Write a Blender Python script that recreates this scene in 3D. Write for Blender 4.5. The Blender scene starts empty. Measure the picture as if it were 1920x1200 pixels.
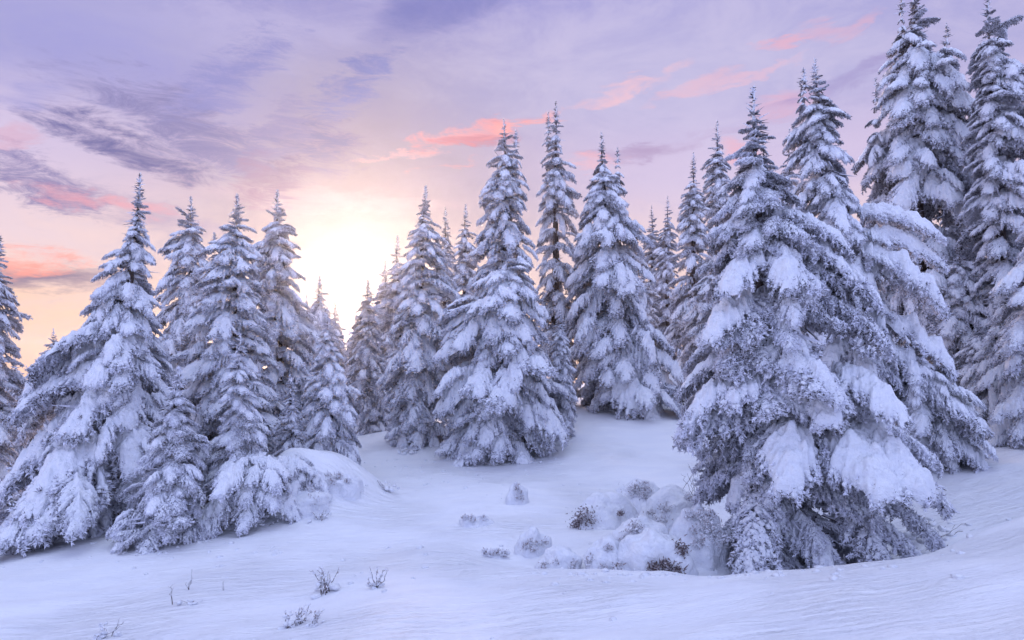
import bpy, math, random
import numpy as np
from mathutils import Vector, Matrix, Euler

scene = bpy.context.scene
C = scene.collection
R = math.radians
EYE = 2.2          # eye height above the datum
F = 1280.0         # focal length in pixels of the 1920 wide photograph
HZ = 680.0         # row of the true horizon

def s2l(c):
    out = []
    for v in c:
        v = v / 255.0
        out.append(v / 12.92 if v <= 0.04045 else ((v + 0.055) / 1.055) ** 2.4)
    return out

# ------------------------------------------------------------------ camera
cam = bpy.data.cameras.new('camera')
cam.lens = 24.0; cam.sensor_width = 36.0; cam.shift_y = (HZ - 600) / 1920.0
cam.clip_start = 0.05; cam.clip_end = 3000
camo = bpy.data.objects.new('camera', cam); C.objects.link(camo)
camo.location = (0, 0, EYE); camo.rotation_euler = (R(90), 0, 0)
scene.camera = camo

# ------------------------------------------------------------------ world
SUN_AZ = math.atan((676 - 960) / F)
SUN_EL = math.atan((HZ - 466) / F * math.cos(SUN_AZ))
scene.view_settings.view_transform = 'Standard'
scene.view_settings.look = 'None'
scene.view_settings.exposure = 0.42
scene.view_settings.gamma = 1.0
scene.view_settings.use_curve_mapping = False

world = bpy.data.worlds.new('World'); scene.world = world; world.use_nodes = True
nt = world.node_tree; nt.nodes.clear()
class NT:
    def __init__(s, nt): s.nt = nt
    def inp(s, sock, v):
        if isinstance(v, bpy.types.NodeSocket): s.nt.links.new(v, sock)
        elif v is not None: sock.default_value = v
    def m(s, op, a, b=None, c=None, clamp=False):
        n = s.nt.nodes.new('ShaderNodeMath'); n.operation = op; n.use_clamp = clamp
        s.inp(n.inputs[0], a); s.inp(n.inputs[1], b); s.inp(n.inputs[2], c)
        return n.outputs[0]
    def mix(s, f, a, b, mode='MIX'):
        n = s.nt.nodes.new('ShaderNodeMix'); n.data_type = 'RGBA'; n.blend_type = mode; n.clamp_factor = True
        def col(v): return (*v, 1) if isinstance(v, (list, tuple)) and len(v) == 3 else v
        s.inp(n.inputs['Factor'], f); s.inp(n.inputs[6], col(a)); s.inp(n.inputs[7], col(b))
        return n.outputs[2]
    def noise(s, vec, scale, detail=4, rough=0.55, dist=0.0, w=None):
        n = s.nt.nodes.new('ShaderNodeTexNoise')
        n.inputs['Scale'].default_value = scale; n.inputs['Detail'].default_value = detail
        n.inputs['Roughness'].default_value = rough; n.inputs['Distortion'].default_value = dist
        if vec is not None: s.nt.links.new(vec, n.inputs['Vector'])
        return n
    def ramp(s, f, stops, interp='LINEAR'):
        n = s.nt.nodes.new('ShaderNodeValToRGB'); n.color_ramp.interpolation = interp
        e = n.color_ramp.elements
        while len(e) > 1: e.remove(e[-1])
        e[0].position = stops[0][0]; e[0].color = (*stops[0][1], 1)
        for p, c in stops[1:]:
            k = e.new(p); k.color = (*c, 1)
        s.inp(n.inputs[0], f); return n.outputs[0]
    def smooth(s, v, lo, hi, a=0.0, b=1.0):
        n = s.nt.nodes.new('ShaderNodeMapRange'); n.interpolation_type = 'SMOOTHSTEP'
        s.inp(n.inputs[0], v)
        for i, x in enumerate((lo, hi, a, b)): s.inp(n.inputs[i + 1], x)
        return n.outputs[0]
    def mapping(s, vec, scale=(1, 1, 1), rot=(0, 0, 0), loc=(0, 0, 0)):
        n = s.nt.nodes.new('ShaderNodeMapping'); s.nt.links.new(vec, n.inputs[0])
        n.inputs['Scale'].default_value = scale; n.inputs['Rotation'].default_value = rot; n.inputs['Location'].default_value = loc
        return n.outputs[0]

W = NT(nt)
tc = nt.nodes.new('ShaderNodeTexCoord').outputs['Generated']
nrm = nt.nodes.new('ShaderNodeVectorMath'); nrm.operation = 'NORMALIZE'; nt.links.new(tc, nrm.inputs[0]); dirv = nrm.outputs[0]
sep = nt.nodes.new('ShaderNodeSeparateXYZ'); nt.links.new(dirv, sep.inputs[0])
DX, DY, DZ = sep.outputs
az0 = W.m('ARCTAN2', DX, DY); el0 = W.m('ARCSINE', DZ)
# shared cloud noises on the direction sphere, stretched along the horizon
wv1 = W.noise(W.mapping(dirv, (1, 1, 2.2)), 3.2, 3, 0.5)
wv2 = W.noise(W.mapping(dirv, (1, 1, 3.5), loc=(4, 1, 2)), 13, 5, 0.62, 0.6)
sw1 = nt.nodes.new('ShaderNodeSeparateColor'); nt.links.new(wv1.outputs['Color'], sw1.inputs[0])
sw2 = nt.nodes.new('ShaderNodeSeparateColor'); nt.links.new(wv2.outputs['Color'], sw2.inputs[0])
def warp(base, c1, c2, a1, a2):
    t = W.m('MULTIPLY_ADD', W.m('SUBTRACT', c1, 0.5), a1, base)
    return W.m('MULTIPLY_ADD', W.m('SUBTRACT', c2, 0.5), a2, t)
az = warp(az0, sw1.outputs[0], sw2.outputs[0], 0.10, 0.11)
el = warp(el0, sw1.outputs[1], sw2.outputs[1], 0.05, 0.050)
fib = W.noise(W.mapping(dirv, (1, 1, 3.6), rot=(0, R(-14), 0)), 11, 10, 0.74, 0.5).outputs[0]
fine = W.noise(W.mapping(dirv, (1, 1, 2.2), rot=(0, R(24), 0)), 7, 10, 0.72, 0.5).outputs[0]

hair = W.noise(W.mapping(dirv, (1, 1, 4.5), rot=(0, R(-38), 0)), 15, 10, 0.78, 0.8).outputs[0]
hair2 = W.noise(W.mapping(dirv, (1, 1, 4.0), rot=(0, R(34), 0)), 13, 10, 0.78, 0.9).outputs[0]
# clear twilight gradient by elevation; the unseen overhead is brightened to light the snow
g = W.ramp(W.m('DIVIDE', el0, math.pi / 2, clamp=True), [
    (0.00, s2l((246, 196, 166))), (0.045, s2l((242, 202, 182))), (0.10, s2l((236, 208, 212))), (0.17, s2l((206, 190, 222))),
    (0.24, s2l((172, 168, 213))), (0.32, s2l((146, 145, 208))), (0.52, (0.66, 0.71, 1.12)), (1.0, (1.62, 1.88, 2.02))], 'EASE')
# sky away from the sun set colder, as added fill on tree fronts
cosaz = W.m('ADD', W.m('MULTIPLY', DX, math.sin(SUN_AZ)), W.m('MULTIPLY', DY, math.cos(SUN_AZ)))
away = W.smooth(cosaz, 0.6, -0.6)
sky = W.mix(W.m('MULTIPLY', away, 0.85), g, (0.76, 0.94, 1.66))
# thin veil of cloud, everywhere
veil = W.smooth(fine, 0.36, 0.66)
sky = W.mix(W.m('MULTIPLY', veil, 0.30), sky, s2l((214, 202, 230)))
veil2 = W.smooth(fib, 0.50, 0.74)
sky = W.mix(W.m('MULTIPLY', veil2, 0.26), sky, s2l((158, 154, 204)))

# sky darkened round the sun, where the haze glows, plus a faint glow core
dot = nt.nodes.new('ShaderNodeVectorMath'); dot.operation = 'DOT_PRODUCT'; nt.links.new(dirv, dot.inputs[0])
SD = Vector((math.sin(SUN_AZ) * math.cos(SUN_EL), math.cos(SUN_AZ) * math.cos(SUN_EL), math.sin(SUN_EL)))
dot.inputs[1].default_value = SD
ang = W.m('ARCCOSINE', W.m('MINIMUM', dot.outputs['Value'], 0.999999))
def gauss(w): 
    q = W.m('DIVIDE', ang, w); return W.m('EXPONENT', W.m('MULTIPLY', W.m('MULTIPLY', q, q), -1.0))
def expo(w): return W.m('EXPONENT', W.m('MULTIPLY', W.m('DIVIDE', ang, w), -1.0))
ctex = W.m('MULTIPLY_ADD', fine, 1.1, 0.5)
sky = W.mix(W.m('MULTIPLY', W.m('MULTIPLY', gauss(0.24), 0.9), ctex), sky, (0.23, 0.19, 0.28))
sky = W.mix(1.0, sky, W.mix(W.m('MULTIPLY', expo(0.05), ctex), (0, 0, 0), (0.06, 0.08, 0.08)), 'ADD')
def blob(px, py, rx, ry, rot, col, op, k=1.2, tex=None):
    global sky
    a = math.atan((px - 960) / F); e = math.atan((HZ - py) / F * math.cos(a))
    rx /= F; ry /= F
    rx *= math.cos(a); ry *= math.cos(a)
    c, s_ = math.cos(R(rot)), math.sin(R(rot))
    da = W.m('SUBTRACT', az, a); de = W.m('SUBTRACT', el, e)
    u = W.m('ADD', W.m('MULTIPLY', da, c / rx), W.m('MULTIPLY', de, s_ / rx))
    v = W.m('ADD', W.m('MULTIPLY', da, -s_ / ry), W.m('MULTIPLY', de, c / ry))
    d = W.m('ADD', W.m('MULTIPLY', u, u), W.m('MULTIPLY', v, v))
    t = W.m('MULTIPLY_ADD', W.m('SUBTRACT', tex if tex is not None else fib, 0.5), k * 4, W.m('SUBTRACT', 1.0, d))
    mk = W.m('MULTIPLY', W.smooth(t, -0.4, 1.5), op)
    # no blob far from its own place
    mk = W.m('MULTIPLY', mk, W.smooth(d, 6.0, 1.5))
    sky = W.mix(mk, sky, s2l(col))
DP = (112, 108, 168); CO = (255, 150, 142); PK = (242, 170, 178)
blob(380, 60, 420, 70, 8, (178, 174, 220), .45, .8, fine)
blob(120, 90, 420, 100, -6, (134, 136, 206), .6, .8, fine)
blob(1300, 90, 520, 150, 5, (202, 194, 224), .6, .5, fine)
blob(600, 375, 300, 26, 0, (198, 172, 192), .55, 1.0)
blob(250, 395, 190, 26, -8, (160, 146, 184), .75, 1.0)
blob(60, 340, 130, 46, -22, (118, 112, 168), .85, 1.6, hair2)
blob(190, 378, 130, 14, -4, (236, 160, 172), .7, 1.2)
blob(10, 262, 60, 14, 10, (214, 160, 182), .5, 1.0)
blob(235, 282, 160, 30, -15, (92, 92, 154), .95, 1.3)
blob(300, 240, 200, 40, -20, (140, 136, 188), .7, 1.5, hair2)
blob(390, 262, 170, 55, -20, (122, 118, 172), .9, 1.5, hair2)
blob(590, 275, 90, 50, 12, (112, 110, 166), .95, 1.5, hair)
blob(520, 255, 110, 40, 50, (134, 130, 182), .8, 1.5, hair2)
blob(520, 335, 60, 34, 40, (124, 102, 150), .9, 1.4, hair)
blob(470, 345, 60, 34, 70, (150, 120, 158), .7, 1.4, hair2)
blob(430, 150, 130, 44, 40, (128, 130, 194), .8, 1.5, hair)
blob(685, 150, 100, 26, 32, (116, 122, 188), .85, 1.4, hair)
blob(690, 175, 90, 22, 36, (130, 134, 196), .7, 1.5, hair)
blob(825, 12, 150, 42, 26, (112, 116, 184), .85, .9, fine)
blob(60, 190, 90, 26, 4, (142, 144, 206), .6, 1.0)
blob(70, 522, 190, 24, -1, (112, 98, 140), .95, .5)
blob(75, 494, 125, 20, 3, (248, 150, 140), .85, 1.6)
blob(760, 282, 110, 7, 8, (246, 182, 188), .5, 2.0)
blob(875, 256, 95, 14, 6, (250, 160, 160), .65, 2.2, fib)
blob(885, 264, 70, 11, 2, (196, 122, 146), .65, 2.0)
blob(845, 306, 70, 7, 9, (252, 160, 152), .6, 1.6)
blob(985, 240, 80, 7, 14, (250, 168, 166), .6, 1.6)
blob(1150, 180, 110, 11, 15, (244, 192, 200), .7, .9)
blob(1285, 168, 90, 12, 14, (238, 184, 196), .55, .9)
blob(1390, 148, 120, 9, 10, (238, 186, 200), .5, .8)
blob(1340, 255, 220, 10, 10, (186, 166, 204), .45, .8)
blob(1575, 56, 70, 17, -12, (228, 172, 192), .5, 1.0)
blob(1655, 38, 34, 12, 15, (230, 174, 192), .5, .8)
blob(1480, 80, 60, 8, 4, (232, 172, 190), .7, .8)
blob(1475, 196, 60, 26, 5, (236, 174, 192), .5, 1.0)
blob(1600, 146, 150, 15, 14, (160, 148, 198), .75, .8)
blob(1185, 290, 110, 13, 0, (172, 148, 188), .75, .8)
blob(1110, 302, 50, 12, 0, (248, 178, 184), .65, 1.6)
blob(1375, 290, 40, 24, 0, (244, 172, 182), .7, .6)
# ground side of the sky sphere
sky = W.mix(W.smooth(DZ, -0.02, -0.12), sky, s2l((196, 196, 226)))
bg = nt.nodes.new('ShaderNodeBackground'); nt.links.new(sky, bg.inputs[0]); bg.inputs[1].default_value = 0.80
nsk = nt.nodes.new('ShaderNodeTexSky'); nsk.sky_type = 'NISHITA'; nsk.sun_disc = False
nsk.sun_elevation = SUN_EL; nsk.sun_rotation = SUN_AZ
bg2 = nt.nodes.new('ShaderNodeBackground'); nt.links.new(nsk.outputs[0], bg2.inputs[0]); bg2.inputs[1].default_value = 0.003
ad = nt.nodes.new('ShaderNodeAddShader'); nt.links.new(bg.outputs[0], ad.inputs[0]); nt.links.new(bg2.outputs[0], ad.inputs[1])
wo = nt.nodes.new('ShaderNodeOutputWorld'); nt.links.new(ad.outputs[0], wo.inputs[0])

sun = bpy.data.lights.new('sun', 'SUN'); sun.energy = 3.4; sun.angle = R(12); sun.color = (1.0, 0.68, 0.48)
suno = bpy.data.objects.new('sun', sun); C.objects.link(suno)
suno.rotation_euler = SD.to_track_quat('Z', 'Y').to_euler(); suno.location = (-10, 40, 20)

# ------------------------------------------------------------------ noise
def _hash(i, j, k, seed):
    h = (i * 374761393 + j * 668265263 + k * 2147483647 + seed * 1274126177) & 0xffffffff
    h = ((h ^ (h >> 13)) * 1274126177) & 0xffffffff
    return ((h ^ (h >> 16)) & 0xffff) / 65535.0
def vnoise(x, y, z=0.0, seed=0):
    x = np.asarray(x, float); y = np.asarray(y, float); z = np.asarray(z, float) + np.zeros_like(x)
    xi, yi, zi = np.floor(x).astype(np.int64), np.floor(y).astype(np.int64), np.floor(z).astype(np.int64)
    fx, fy, fz = x - xi, y - yi, z - zi
    fx, fy, fz = [t * t * t * (t * (t * 6 - 15) + 10) for t in (fx, fy, fz)]
    r = 0
    for a in (0, 1):
        for b in (0, 1):
            for c in (0, 1):
                w = (fx if a else 1 - fx) * (fy if b else 1 - fy) * (fz if c else 1 - fz)
                r = r + w * _hash(xi + a, yi + b, zi + c, seed)
    return r * 2 - 1
def fbm(x, y, z=0.0, o=4, seed=0, g=0.5):
    s = 0; a = 1.0; f = 1.0
    for i in range(o):
        s = s + a * vnoise(x * f + i * 7.3, y * f - i * 3.1, np.asarray(z) * f, seed + i); a *= g; f *= 2.03
    return s

# ------------------------------------------------------------------ materials
def mat(name):
    m = bpy.data.materials.new(name); m.use_nodes = True
    n = NT(m.node_tree); p = m.node_tree.nodes['Principled BSDF']
    return m, n, p
def bump(n, p, h, dist, strength=1.0, prev=None):
    b = n.nt.nodes.new('ShaderNodeBump'); b.inputs['Distance'].default_value = dist; b.inputs['Strength'].default_value = strength
    n.nt.links.new(h, b.inputs['Height'])
    if prev is not None: n.nt.links.new(prev, b.inputs['Normal'])
    n.nt.links.new(b.outputs[0], p.inputs['Normal']); return b.outputs[0]
SNOWC = (0.82, 0.85, 0.93)
def snow_mat():
    m, n, p = mat('bough_snow')
    geo = n.nt.nodes.new('ShaderNodeNewGeometry')
    pos = geo.outputs['Position']
    c = n.noise(pos, 9, 4, 0.6).outputs[0]
    n.nt.links.new(n.mix(n.smooth(c, 0.35, 0.7), (0.82, 0.84, 0.91), (0.90, 0.91, 0.95)), p.inputs['Base Color'])
    p.inputs['Roughness'].default_value = 0.75
    p.inputs['Specular IOR Level'].default_value = 0.25
    b = bump(n, p, n.noise(pos, 14, 5, 0.62).outputs[0], 0.045)
    bump(n, p, n.noise(pos, 55, 3, 0.7).outputs[0], 0.012, 1.0, b)
    return m
def ground_mat():
    m, n, p = mat('ground_snow')
    tcn = n.nt.nodes.new('ShaderNodeTexCoord').outputs['Object']
    c = n.noise(n.mapping(tcn, (1, 3, 1), rot=(0, 0, R(-24))), 1.3, 6, 0.6).outputs[0]
    n.nt.links.new(n.mix(n.smooth(c, 0.3, 0.7), (0.86, 0.875, 0.93), (0.91, 0.92, 0.955)), p.inputs['Base Color'])
    p.inputs['Roughness'].default_value = 0.62
    p.inputs['Specular IOR Level'].default_value = 0.3
    rip = n.noise(n.mapping(tcn, (1, 9, 1), rot=(0, 0, R(-24))), 1.6, 6, 0.62, 0.5).outputs[0]
    msk = n.smooth(n.noise(tcn, .45, 3, .5).outputs[0], .38, .62)
    rip = n.m('MULTIPLY', rip, n.m('MULTIPLY_ADD', msk, .8, .2))
    b = bump(n, p, rip, 0.07)
    rip2 = n.noise(n.mapping(tcn, (1, 6, 1), rot=(0, 0, R(-36)), loc=(3, 1, 0)), 7, 5, 0.65, 0.4).outputs[0]
    b = bump(n, p, rip2, 0.018, 1.0, b)
    bump(n, p, n.noise(tcn, 60, 3, 0.8).outputs[0], 0.006, 1.0, b)
    return m
def frost_mat():
    m, n, p = mat('frosted_twigs')
    geo = n.nt.nodes.new('ShaderNodeNewGeometry')
    pos = geo.outputs['Position']
    sp = n.nt.nodes.new('ShaderNodeSeparateXYZ'); n.nt.links.new(geo.outputs['Normal'], sp.inputs[0])
    big = n.noise(pos, 2.3, 3, 0.6).outputs[0]
    sm = n.noise(pos, 22, 3, 0.7).outputs[0]
    t = n.m('ADD', n.m('MULTIPLY', sp.outputs[2], 0.42), n.m('ADD', n.m('MULTIPLY', big, 0.9), n.m('MULTIPLY', sm, 1.3)))
    f = n.smooth(t, 0.73, 1.10)
    dk = n.mix(n.smooth(sm, 0.4, 0.6), (0.035, 0.030, 0.028), (0.085, 0.058, 0.054))
    n.nt.links.new(n.mix(f, dk, (0.72, 0.73, 0.82)), p.inputs['Base Color'])
    p.inputs['Roughness'].default_value = 0.8
    p.inputs['Specular IOR Level'].default_value = 0.2
    return m
def bark_mat():
    m, n, p = mat('bark')
    geo = n.nt.nodes.new('ShaderNodeNewGeometry')
    c = n.noise(n.mapping(geo.outputs['Position'], (1, 1, .3)), 16, 4, 0.7).outputs[0]
    n.nt.links.new(n.mix(n.smooth(c, 0.45, 0.62), (0.045, 0.032, 0.028), (0.16, 0.13, 0.13)), p.inputs['Base Color'])
    p.inputs['Roughness'].default_value = 0.9
    bump(n, p, c, 0.02)
    return m
def rime_mat():
    m, n, p = mat('rimed_stems')
    geo = n.nt.nodes.new('ShaderNodeNewGeometry')
    sm = n.noise(geo.outputs['Position'], 30, 3, 0.7).outputs[0]
    n.nt.links.new(n.mix(n.smooth(sm, 0.36, 0.52), (0.30, 0.23, 0.23), (0.82, 0.83, 0.88)), p.inputs['Base Color'])
    p.inputs['Roughness'].default_value = 0.8
    return m
def brown_mat():
    m, n, p = mat('brown_twigs')
    geo = n.nt.nodes.new('ShaderNodeNewGeometry')
    sm = n.noise(geo.outputs['Position'], 40, 3, 0.7).outputs[0]
    n.nt.links.new(n.mix(n.smooth(sm, 0.44, 0.64), (0.10, 0.062, 0.055), (0.62, 0.58, 0.63)), p.inputs['Base Color'])
    p.inputs['Roughness'].default_value = 0.85
    return m
M_BROWN = brown_mat(); M_RIME = rime_mat(); M_SNOW = snow_mat(); M_GROUND = ground_mat(); M_FROST = frost_mat(); M_BARK = bark_mat()

# ------------------------------------------------------------------ mesh building
class MB:
    def __init__(s): s.v = []; s.f = []; s.mi = []; s.sm = []; s.n = 0
    def add(s, V, Fc, mi=0, smooth=False):
        V = np.asarray(V, float); Fc = np.asarray(Fc, np.int64)
        s.v.append(V); s.f.append(Fc + s.n); s.n += len(V)
        s.mi.append(np.full(len(Fc), mi)); s.sm.append(np.full(len(Fc), smooth))
    def mesh(s, name, mats):
        me = bpy.data.meshes.new(name)
        V = np.concatenate(s.v)
        tris = [f for f in s.f if f.shape[1] == 3]; loops = np.concatenate([f.ravel() for f in s.f])
        lens = np.concatenate([np.full(len(f), f.shape[1]) for f in s.f])
        me.vertices.add(len(V)); me.vertices.foreach_set('co', V.astype(np.float32).ravel())
        me.loops.add(len(loops)); me.loops.foreach_set('vertex_index', loops.astype(np.int32))
        me.polygons.add(len(lens))
        me.polygons.foreach_set('loop_start', np.concatenate([[0], np.cumsum(lens)[:-1]]).astype(np.int32))
        me.polygons.foreach_set('material_index', np.concatenate(s.mi).astype(np.int32))
        me.polygons.foreach_set('use_smooth', np.concatenate(s.sm).astype(bool))
        for m in mats: me.materials.append(m)
        me.update(calc_edges=True); me.validate()
        return me
    def obj(s, name, mats, parent=None):
        o = bpy.data.objects.new(name, s.mesh(name, mats)); C.objects.link(o)
        if parent is not None: o.parent = parent
        return o

def unit(a): return a / np.maximum(1e-9, np.linalg.norm(a, axis=-1, keepdims=True))
def spikes(mb, base, dirs, ln, rad, mi, rng):
    """three-sided tapered twiglets, one per row"""
    n = len(base); d = unit(dirs)
    ref = np.where(np.abs(d[:, 2:3]) < 0.9, np.array([[0, 0, 1.0]]), np.array([[1.0, 0, 0]]))
    a = unit(np.cross(d, ref)); b = np.cross(d, a)
    ph = rng.random(n) * 6.28
    V = np.zeros((n, 4, 3))
    for k in range(3):
        t = (ph + k * 2.0944)[:, None]
        V[:, k] = base + d * (ln[:, None] * .05) + (a * np.cos(t) + b * np.sin(t)) * rad[:, None]
    V[:, 3] = base + d * ln[:, None]
    i = np.arange(n)[:, None] * 4
    Fc = np.concatenate([i + np.array([[k, (k + 1) % 3, 3]]) for k in range(3)])
    mb.add(V.reshape(-1, 3), Fc, mi)
def tube(mb, pts, rad, mi, sides=5, smooth=True):
    pts = np.asarray(pts, float); rad = np.asarray(rad, float); n = len(pts)
    t = unit(np.gradient(pts, axis=0))
    ref = np.array([0.31, 0.94, 0.1]); 
    a = unit(np.cross(t, ref)); b = np.cross(t, a)
    V = np.zeros((n, sides, 3))
    for k in range(sides):
        q = k * 2 * math.pi / sides
        V[:, k] = pts + (a * math.cos(q) + b * math.sin(q)) * rad[:, None]
    Fc = []
    for i in range(n - 1):
        for k in range(sides):
            k2 = (k + 1) % sides
            Fc.append([i * sides + k, i * sides + k2, (i + 1) * sides + k2, (i + 1) * sides + k])
    mb.add(V.reshape(-1, 3), Fc, mi, smooth)

import bmesh
def _ico(sub):
    bm = bmesh.new(); bmesh.ops.create_icosphere(bm, subdivisions=sub, radius=1.0); bm.verts.ensure_lookup_table()
    V = np.array([v.co[:] for v in bm.verts]); Fc = np.array([[v.index for v in f.verts] for f in bm.faces]); bm.free(); return V, Fc
ICO = {1: _ico(1), 2: _ico(2), 3: _ico(3)}
def lumps(mb, cen, tan, rad, mi, rng, sub=2, long=1.5, flat=.72, seed=0, rough=.28):
    """rounded clumps of snow, one per row"""
    V0, F0 = ICO[sub]; n = len(cen); t = unit(tan); up = np.array([0, 0, 1.0])
    b = unit(np.cross(np.broadcast_to(up, t.shape), t) + 1e-6); c = np.cross(t, b)
    sc = rad[:, None] * rng.uniform(.8, 1.25, (n, 3)) * np.array([long, 1.0, flat])
    V = (V0[None, :, 0:1] * sc[:, None, 0:1] * t[:, None] + V0[None, :, 1:2] * sc[:, None, 1:2] * b[:, None] + V0[None, :, 2:3] * sc[:, None, 2:3] * c[:, None])
    ab = V + cen[:, None]; f = 1.1 / float(np.mean(rad))
    q = 1 + rough * fbm(ab[..., 0] * f, ab[..., 1] * f, ab[..., 2] * f, 2, seed)
    V = cen[:, None] + V * q[..., None]
    Fc = (F0[None] + (np.arange(n) * len(V0))[:, None, None]).reshape(-1, 3)
    mb.add(V.reshape(-1, 3), Fc, mi, True)
def seg_dist(X, Y, A, B):
    dx, dy = B[0] - A[0], B[1] - A[1]; L2 = dx * dx + dy * dy + 1e-9
    t = np.clip(((X - A[0]) * dx + (Y - A[1]) * dy) / L2, 0, 1)
    return np.hypot(X - A[0] - t * dx, Y - A[1] - t * dy)

def bough_mesh(name, seed, lod, snow, droop, width, kind_sheet=0):
    """unit-long snow-laden spruce bough along +X: hanging twigs under a draped snow cushion"""
    rng = np.random.default_rng(seed)
    rise = 0.22 * (1 - droop) + 0.03
    def zs(x, y): return rise * x - droop * 0.62 * np.maximum(x, 0) ** 2 - (0.75 + 0.5 * droop) * np.abs(y) ** 1.5
    nb = (13, 9, 6)[lod]; K = (11, 8, 5)[lod]; per = (9, 7, 6)[lod]; L0 = (0.042, 0.056, 0.085)[lod]
    lines = [[(0, 0), (.5, rng.normal(0, .015)), (1.0, rng.normal(0, .04))]]
    P, D = [], []
    for side in (-1, 1):
        for i in range(nb):
            u = 0.10 + 0.86 * (i + rng.uniform(-.3, .3)) / (nb - 1)
            th = R(66 - 42 * u + rng.normal(0, 7)); Lb = width * (math.sin(math.pi * min(1, .14 + .80 * u)) ** .7) * rng.uniform(.7, 1.2)
            p = [u, 0.0]; ln = [tuple(p)]; step = Lb / K
            for k in range(K):
                a = th * (1 - .35 * k / K) + rng.normal(0, .09)
                p = [p[0] + math.cos(a) * step, p[1] + side * math.sin(a) * step]
                ln.append(tuple(p))
            lines.append(ln)
    mb = MB()
    for li, ln in enumerate(lines):
        ln = np.array(ln)
        if li == 0:
            t = np.linspace(0, 1, 22); ln = np.stack([t, np.interp(t, [0, .5, 1], ln[:, 1])], 1)
        z = zs(ln[:, 0], ln[:, 1]) - 0.012
        pts = np.column_stack([ln, z])
        tg = unit(np.gradient(pts, axis=0))
        r0 = .016 if li == 0 else .009
        tube(mb, pts, np.linspace(r0, r0 * .3, len(pts)), 1, 3, False)
        for k in range(1 if li else 3, len(pts)):
            m = per if li else per + 2
            base = np.repeat(pts[k:k + 1], m, 0) + rng.normal(0, .008, (m, 3)) - tg[k] * rng.random((m, 1)) * .03
            d = tg[k] * .75 + rng.normal(0, .55, (m, 3)) + np.array([0, 0, -.28])
            P.append(base); D.append(d)
            # tertiary twigs that hang off the branchlet and carry twiglets of their own
            if lod < 2 and rng.random() < (.75 if lod == 0 else .5):
                dd = unit(tg[k] * .5 + rng.normal(0, .5, 3) + np.array([0, 0, -.65 - droop * .3]))
                tl = rng.uniform(.05, .12); q = np.linspace(.2, 1, 5)[:, None]
                tp = pts[k] + dd * q * tl
                for w_ in tp:
                    P.append(np.repeat(w_[None], 5, 0)); D.append(dd * .7 + rng.normal(0, .6, (5, 3)))
    P = np.concatenate(P); D = np.concatenate(D); n = len(P)
    ln_ = L0 * rng.uniform(.55, 1.35, n); spikes(mb, P, D, ln_, ln_ * rng.uniform(.16, .30, n), 0, rng)
    # rime standing up through the snow
    m = len(P) // (8 if snow < .9 else 16); pick = rng.integers(0, n, m); l2 = L0 * rng.uniform(.5, 1.1, m)
    spikes(mb, P[pick] + np.array([0, 0, .012 + .014 * snow]), D[pick] * .5 + np.array([0, 0, .9]), l2, l2 * .24, 0, rng)
    # clumps of snow along the branchlets
    CE, TA, RA = [], [], []
    for li, ln in enumerate(lines):
        ln = np.array(ln)
        if li == 0:
            t = np.linspace(0, 1, 14); ln = np.stack([t, np.interp(t, [0, .5, 1], ln[:, 1])], 1)
        pts = np.column_stack([ln, zs(ln[:, 0], ln[:, 1])]); tg = unit(np.gradient(pts, axis=0))
        m = len(pts); stp = (1, 1, 1)[lod]
        for k in range(1, m, stp):
            if rng.random() > (.45 + .35 * snow): continue
            tp = 1 - .45 * k / m
            rr0 = (.030 if li == 0 else .023) * snow ** .75 * tp * rng.uniform(.6, 1.35) * (1, 1.1, 1.5)[lod]
            CE.append(pts[k] + rng.normal(0, .006, 3) + np.array([0, 0, rr0 * .55])); TA.append(tg[k]); RA.append(rr0)
    lumps(mb, np.array(CE), np.array(TA), np.array(RA), 2, rng, 2 if lod == 0 else 1 if lod == 2 else 2, 1.55, .75, seed)
    if kind_sheet:
        nx, ny = ((110, 80), (60, 46), (30, 24))[lod]
        gx = np.linspace(-.03, 1.1, nx); gy = np.linspace(-width * 1.15 - .05, width * 1.15 + .05, ny)
        X, Y = np.meshgrid(gx, gy, indexing='ij')
        Fm = np.full(X.shape, -9.0)
        for li, ln in enumerate(lines):
            r = (.060 if li == 0 else .040) * kind_sheet * rng.uniform(.8, 1.2)
            seg = ln if li == 0 else [ln[0], ln[len(ln) // 2], ln[int(len(ln) * .72)]]
            for A, B in zip(seg[:-1], seg[1:]):
                Fm = np.logaddexp(Fm * 4, (1 - seg_dist(X, Y, A, B) / r) * 4) / 4
        Fm = Fm + .40 * fbm(X * 6, Y * 6, 2.0, 2, seed + 9) - .35
        base = zs(X, Y)
        th = (.02 + .075 * kind_sheet) * np.sqrt(np.clip(Fm, 0, 1.0)) * (1 + .55 * fbm(X * 7, Y * 7, 1, 2, seed + 5) + .25 * vnoise(X * 26, Y * 26, 0, seed))
        Z = base + np.where(Fm > 0, th, -.03)
        gfx, gfy = np.gradient(Fm, gx, gy); g2 = gfx ** 2 + gfy ** 2 + 4.0   # pull the rim onto the outline
        sh = np.where(Fm < 0, np.minimum(-Fm, 2.0) / g2, 0.0); cell = 1.5 * (gx[1] - gx[0])
        sx, sy = np.clip(gfx * sh, -cell, cell), np.clip(gfy * sh, -cell, cell)
        V = np.stack([X + sx, Y + sy, Z], -1).reshape(-1, 3)
        idx = np.arange(nx * ny).reshape(nx, ny)
        q = np.stack([idx[:-1, :-1], idx[1:, :-1], idx[1:, 1:], idx[:-1, 1:]], -1).reshape(-1, 4)
        keep = (Fm.reshape(-1)[q] > 0).sum(1) >= 1
        q = q[keep]; used, inv = np.unique(q, return_inverse=True)
        mb.add(V[used], inv.reshape(-1, 4), 2, True)
    return mb.mesh(name, [M_FROST, M_BARK, M_SNOW])

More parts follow.
